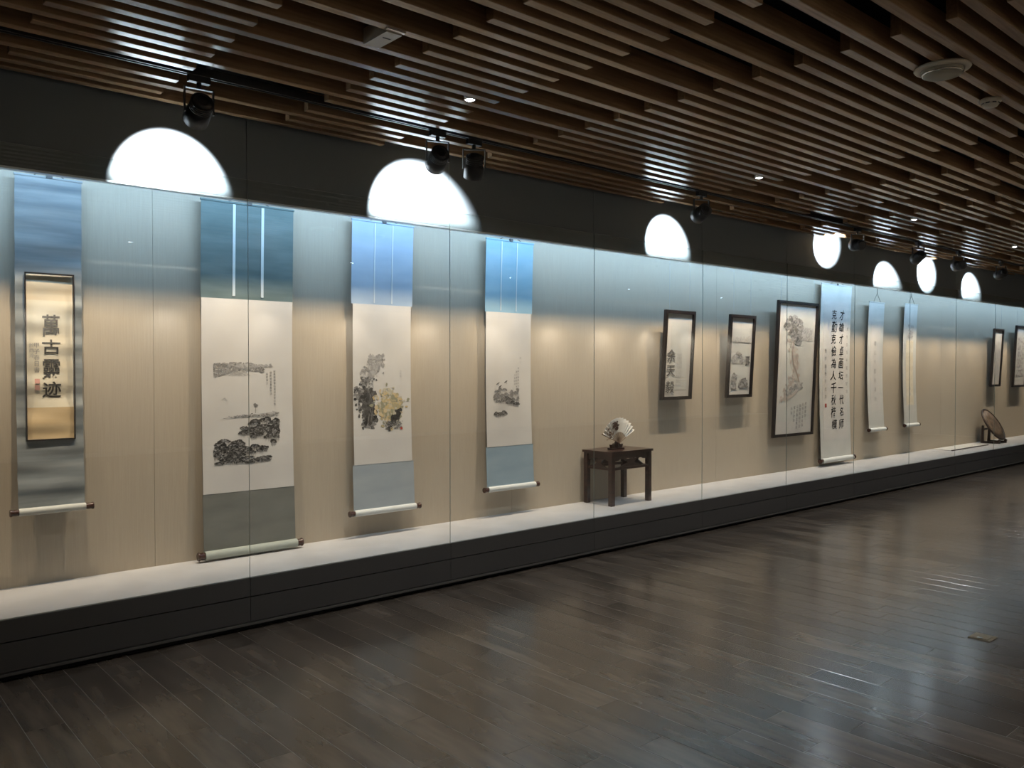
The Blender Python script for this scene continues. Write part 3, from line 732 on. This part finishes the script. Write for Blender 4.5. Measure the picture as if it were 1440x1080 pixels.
# carved stand holding the open fan
FX, FY = 5.985, 5.33
st = tag(empty('fan_stand', (FX, FY, TZ)), 'small dark carved stand on the side table holding the fan', 'stand')
mb = MB().box(FX - 0.085, FX + 0.085, FY - 0.03, FY + 0.035, TZ, TZ + 0.016)
mb.build('base', M['rosewood'], st)
for s in (-1, 1):
    MB().prism([(FX + s * 0.02, TZ + 0.016), (FX + s * 0.075, TZ + 0.016), (FX + s * 0.085, TZ + 0.05), (FX + s * 0.06, TZ + 0.04), (FX + s * 0.035, TZ + 0.06)], FY - 0.012, FY + 0.012, 'y').build('prong', M['rosewood'], st)
MB().lathe([(0.020, 0), (0.027, 0.015), (0.016, 0.03), (0.022, 0.05), (0.010, 0.065)], (FX, FY - 0.004, TZ + 0.016), 14).build('finial', M['rosewood'], st)
fan = tag(empty('folding_fan', (FX, FY, TZ + 0.06)), 'open white folding fan with dark ribs standing on the table', 'fan')
piv = Vector((FX + 0.020, FY - 0.024, TZ + 0.062))
a0, a1, nfold = R(158), R(28), 26
ri, ro_ = 0.105, 0.245
vs, fs = [], []
for i in range(nfold + 1):
    a = a0 + (a1 - a0) * i / nfold; dy = 0.010 * (1 if i % 2 else -1)
    jag = 0.010 * (i % 2)
    for r_, sc in ((ri, 0.4), (ro_ - jag, 1.0)):
        vs.append(piv + Vector((r_ * math.cos(a), dy * sc + 0.02 * r_, r_ * math.sin(a))))
n = len(vs); vs += [p + Vector((0, 0.002, 0)) for p in vs]
for i in range(nfold):
    q = (2 * i, 2 * i + 2, 2 * i + 3, 2 * i + 1); fs += [q, tuple(n + k for k in q[::-1]), (2 * i, 2 * i + 2, n + 2 * i + 2, n + 2 * i), (2 * i + 1, 2 * i + 3, n + 2 * i + 3, n + 2 * i + 1)]
leaf = MB().add(vs, fs).build('fan_leaf', M['fanpaper'], fan)
for i in range(0, nfold + 1, 2):
    a = a0 + (a1 - a0) * i / nfold; wide = 0.006 if i in (0, nfold) else 0.0035
    e = piv + Vector(((ri + (0.15 if i in (0, nfold) else 0.02)) * math.cos(a), 0.008, (ri + (0.15 if i in (0, nfold) else 0.02)) * math.sin(a)))
    MB().tube(piv, e, wide * .7, 6, wide).build('fan_rib', M['bamboo'], fan)
I = Ink()
for _ in range(60):
    a = R(random.gauss(112, 5)); r_ = random.uniform(0.14, 0.22); I.blot(r_ * math.cos(a), r_ * math.sin(a), random.uniform(.006, .012), (0.10, 0.065, 0.05))
for _ in range(40):
    a = R(random.gauss(150, 8)); r_ = random.uniform(0.14, 0.23); I.blot(r_ * math.cos(a), r_ * math.sin(a), random.uniform(.004, .010), random.choice([(0.12, 0.08, 0.06), (0.3, 0.22, 0.15)]))
I.build('fan_painting', leaf, lambda u, v, l: (piv.x + u, piv.y - 0.012 + 0.0 * v - l, piv.z + v))

# ------------------------------------------------------------------ round plaque on a wooden stand, album leaf
PX, PY = 15.66, 5.27
st = tag(empty('plaque_stand', (PX, PY, ZD)), 'dark wooden stand propping the round plaque on the deck', 'stand')
for s in (-1, 1):
    x = PX + s * 0.15
    MB().prism([(PY - 0.10, ZD), (PY + 0.20, ZD), (PY + 0.20, ZD + 0.03), (PY + 0.185, ZD + 0.30), (PY + 0.155, ZD + 0.30), (PY + 0.155, ZD + 0.035), (PY - 0.06, ZD + 0.035), (PY - 0.08, ZD + 0.075), (PY - 0.11, ZD + 0.06)], x - 0.016, x + 0.016, 'x').build('side_rail', M['darkwood'], st)
boxo('cross_bar', PX - 0.135, PX + 0.135, PY + 0.156, PY + 0.184, ZD + 0.22, ZD + 0.25, M['darkwood'], st)
boxo('cross_bar', PX - 0.135, PX + 0.135, PY + 0.05, PY + 0.08, ZD + 0.005, ZD + 0.033, M['darkwood'], st)
pl = tag(empty('round_plaque', (PX, PY, ZD + 0.05)), 'round dark brown carved plaque leaning back on its stand', 'plaque')
lean = R(31)
c = Vector((PX, PY + 0.060, ZD + 0.315)); ax = Vector((0, -math.cos(lean), math.sin(lean))); q = ax.to_track_quat('Z', 'X')
MB().lathe([(0.300, -0.010), (0.306, 0.0), (0.300, 0.012), (0.276, 0.014), (0.270, 0.006)], c, 40, q=q).build('rim', M['darkwood'], pl)
MB().lathe([(0.269, -0.004), (0.269, 0.007), (0.16, 0.011), (0.06, 0.013), (0.005, 0.013)], c, 40, q=q).build('face', M['plaque'], pl)
al = tag(empty('album', (14.3, 5.37, ZD)), 'flat open album lying on the white deck near the round plaque', 'book')
MB().box(13.62, 14.345, 5.22, 5.52, ZD, ZD + 0.010).build('page', M['paper_cool'], al); MB().box(14.355, 15.08, 5.22, 5.52, ZD, ZD + 0.010).build('page', M['paper_cool'], al)
boxo('cover', 13.60, 15.10, 5.205, 5.218, ZD, ZD + 0.016, M['darkwood'], al)

# ------------------------------------------------------------------ ceiling track and spotlights
tr = tag(empty('lighting_track', (9, TRACK_Y, ZC)), 'long black lighting track recessed between the ceiling slats', 'track')
mb = MB()
mb.box(XL + 0.1, XR - 0.1, TRACK_Y - 0.018, TRACK_Y - 0.010, ZC + 0.012, ZC + 0.05); mb.box(XL + 0.1, XR - 0.1, TRACK_Y + 0.010, TRACK_Y + 0.018, ZC + 0.012, ZC + 0.05)
mb.box(XL + 0.1, XR - 0.1, TRACK_Y - 0.018, TRACK_Y + 0.018, ZC + 0.05, ZC + 0.056); mb.build('rail', M['black'], tr)
for i in range(12):
    x = XL + 1 + i * 2
    MB().tube((x, TRACK_Y, ZC + 0.056), (x, TRACK_Y, 3.40), 0.006, 6).build('suspension_rod', M['black'], tr)

def track_light(x, label, aim=None, half=None, zc=2.925, flap=True, tilt=None, power=1.0):
    """aim: point on the header; half: half angle of the beam (degrees)"""
    t = tag(empty('track_spotlight', (x, TRACK_Y, ZC + 0.012)), label, 'spotlight', 'black track spotlights')
    boxo('adapter', x - 0.055, x + 0.055, TRACK_Y - 0.017, TRACK_Y + 0.017, ZC - 0.022, ZC + 0.0118, M['black'], t)
    MB().tube((x, TRACK_Y, ZC - 0.05), (x, TRACK_Y, ZC - 0.018), 0.013, 12).build('swivel', M['black'], t)
    c = Vector((x, TRACK_Y, zc))
    d = (Vector(aim) - c).normalized()
    side = d.cross(Vector((0, 0, 1))).normalized()
    yoke = MB(); hw = 0.072
    top = Vector((x, TRACK_Y, ZC - 0.05))
    q = Matrix((side, d - d.z * Vector((0, 0, 1)), Vector((0, 0, 1)))).transposed()
    f_ = Vector((d.x, d.y, 0)).normalized()
    mt = Matrix.Translation(top) @ Matrix((side, f_, Vector((0, 0, 1)))).transposed().to_4x4()
    yoke.box(-hw, hw, -0.011, 0.011, -0.005, 0.001, mtx=mt)
    for s in (-1, 1): yoke.box(s * hw - 0.003, s * hw + 0.003, -0.011, 0.011, -(top.z - zc) - 0.012, 0.001, mtx=mt)
    yoke.build('yoke', M['black'], t)
    qd = d.to_track_quat('Z', 'Y')
    hd = MB().lathe([(0.030, -0.085), (0.046, -0.078), (0.052, -0.045), (0.052, -0.02), (0.056, -0.018), (0.064, 0.015), (0.066, 0.070), (0.061, 0.072), (0.056, 0.045), (0.050, -0.020), (0.012, -0.022)], c, 24, q=qd).build('lamp_head', M['black'], t)
    for k in range(4):
        MB().lathe([(0.050, -0.002), (0.0585, -0.002), (0.0585, 0.002), (0.050, 0.002)], c + d * (-0.07 + 0.013 * k), 20, q=qd).build('cooling_fin', M['black'], hd)
    MB().lathe([(0.026, 0), (0.026, 0.004), (0.005, 0.006)], c + d * -0.0195, 16, q=qd).build('lens', M['lens'] if half else M['lens_off'], hd)
    src = c + d * -0.008
    if half:
        light('track_spot_light', 'SPOT', src, SPOT_W * power, (0.93, 0.97, 1.0), aim, spot_size=R(2 * half), spot_blend=0.42, shadow_soft_size=0.004)
        if flap:            # added blade, unseen in the snout, trims the beam at the header's lower edge
            e = Vector((src.x, D + 0.014, ZG + 0.02)) - src
            ed = Vector((1, 0, 0)).cross(e).cross(d).normalized(); dn = d.cross(ed)
            if dn.z > 0: dn = -dn
            cc = c + d * 0.055; p = src + e * (0.063 / (e @ d)); rim = []
            for k in range(32):
                a = 2 * math.pi * k / 32; v = cc + 0.0565 * (math.cos(a) * ed + math.sin(a) * dn)
                h = (v - p) @ dn
                rim.append(v if h > 0 else v - dn * h)
            n = len(rim)
            MB().add(rim + [v + d * 0.001 for v in rim], [tuple(range(n)), tuple(range(n, 2 * n))]).build('framing_blade', M['black'], t, fix=False)
    return t

HY = D + 0.014
track_light(1.63, 'black track spotlight with a broad pool of light right below it, over the teal scroll', (1.68, HY, 2.66), 29)
track_light(3.144, 'black track spotlight over the blue scrolls, throwing the widest pool of light', (3.36, HY, 2.70), 34)
track_light(3.44, 'unlit black track spotlight close beside the one with the widest pool', (3.62, 4.6, 2.45), None)
track_light(5.92, 'black track spotlight on the ceiling over the dark table', (6.15, HY, 2.745), 25.5)
track_light(8.70, 'black track spotlight aimed high, lighting slats and wall beside the large picture', (9.07, HY, 3.01), 21, flap=False)
track_light(10.21, 'black track spotlight over the tall calligraphy scroll', (10.59, HY, 2.66), 25)
track_light(11.42, 'black track spotlight tilted up, its pool cut off by the ceiling', (11.79, HY, 2.90), 21, flap=False)
track_light(12.90, 'black track spotlight past the narrow pale scrolls with a small bright pool', (13.33, HY, 2.76), 22)
track_light(14.6, 'unlit black track spotlight farthest along the track', (14.9, 4.7, 2.5), None)

# ------------------------------------------------------------------ downlights between the slats
DL = ['small glowing downlight between slats above the bright blue scrolls', 'small glowing downlight between slats near the spotlight over the dark table',
      'small glowing downlight between slats level with the large framed picture', 'small glowing downlight between slats past the narrow pale scrolls',
      'small glowing downlight between slats over the far end of the case']
def downlight(x, y, label, group, lname='downlight_light'):
    t = tag(empty('downlight', (x, y, ZC)), label, 'downlight', group)
    MB().lathe([(0.033, 0.10), (0.033, 0.0), (0.028, -0.002), (0.027, 0.012), (0.005, 0.013)][::-1], (x, y, ZC), 20).build('housing', M['brushed'], t)
    MB().lathe([(0.026, 0.008), (0.026, 0.002), (0.015, -0.004), (0.003, -0.006)][::-1], (x, y, ZC), 20).build('lens', M['down'], t)
    light(lname, 'SPOT', (x, y, ZC - 0.012), DOWN_W, (0.95, 0.97, 1.0), (x, y, 0), spot_size=R(115), spot_blend=0.8, shadow_soft_size=0.03)
for i, x in enumerate((2.89, 5.77, 8.56, 11.40, 14.25)):      # the last one of the row is past the frame
    downlight(x, 3.66, DL[i], 'downlights between the ceiling slats', 'downlight_light' if i < 4 else 'downlight_row_offscreen')
# the room's second row, which shows as a glint in the glass: that glint puts it about 0.6 m behind the viewer
for i in range(6): downlight(0.13 + i * 2.97, 2.7094 - 0.2375 * 14, 'small glowing downlight in the row across the room from the case', 'downlights away from the case', 'second_row_downlight_offscreen')

# ceiling speaker, smoke detector, sensor box
t = tag(empty('ceiling_speaker', (4.34, 1.725, ZC)), 'round pale ceiling speaker with a domed centre', 'speaker')
MB().lathe([(0.085, 0.002), (0.125, 0.0), (0.130, -0.006), (0.124, -0.014), (0.100, -0.018), (0.094, -0.010)], (4.34, 1.725, ZC), 36).build('flange', M['pale'], t)
MB().lathe([(0.097, -0.012), (0.094, -0.030), (0.084, -0.041), (0.05, -0.047), (0.004, -0.048)], (4.34, 1.725, ZC), 36).build('dome', M['pale_mid'], t)
MB().lathe([(0.092, -0.030), (0.096, -0.032), (0.092, -0.037), (0.086, -0.036)], (4.34, 1.725, ZC), 36).build('bright_rim', M['chrome'], t)
t = tag(empty('smoke_detector', (5.05, 1.75, ZC)), 'small round pale smoke detector near the ceiling speaker', 'smoke detector')
MB().lathe([(0.050, 0.0), (0.054, -0.004), (0.054, -0.018), (0.046, -0.024)], (5.05, 1.75, ZC), 24).build('base', M['pale'], t)
MB().lathe([(0.043, -0.020), (0.043, -0.030), (0.034, -0.042), (0.004, -0.045)], (5.05, 1.75, ZC), 24).build('sensor_cap', M['pale'], t)
for k in range(8):
    a = 2 * math.pi * k / 8
    MB().box(-0.010, 0.010, -0.002, 0.002, 0, 0.006, mtx=Matrix.Translation((5.05 + 0.0425 * math.cos(a), 1.75 + 0.0425 * math.sin(a), ZC - 0.030)) @ Matrix.Rotation(a + math.pi / 2, 4, 'Z')).build('vent_slot', M['black'], t)
t = tag(empty('sensor_box', (2.05, 3.20, ZC)), 'pale grey metal sensor box mounted across the ceiling slats', 'box')
MB().box(2.012, 2.092, 3.135, 3.330, ZC - 0.012, ZC + 0.06).build('body', M['pale'], t)
MB().box(2.004, 2.100, 3.115, 3.134, ZC - 0.006, ZC + 0.04).build('end_clip', M['brushed'], t)
boxo('slot', 2.035, 2.075, 3.20, 3.206, ZC - 0.0135, ZC - 0.012, M['black'], t)

# brass floor socket
t = tag(empty('floor_socket', (5.35, 1.865, 0)), 'small brass floor socket set flush in the plank floor', 'floor socket')
boxo('cover_plate', 5.285, 5.415, 1.805, 1.925, 0.0005, 0.004, M['brass'], t)
boxo('lid', 5.300, 5.375, 1.822, 1.908, 0.004, 0.0065, M['brass'], t)
boxo('latch', 5.300, 5.312, 1.85, 1.88, 0.0065, 0.010, M['chrome'], t)
print('slats in view', nview, 'planks', len(near), 'objects', len(bpy.data.objects))
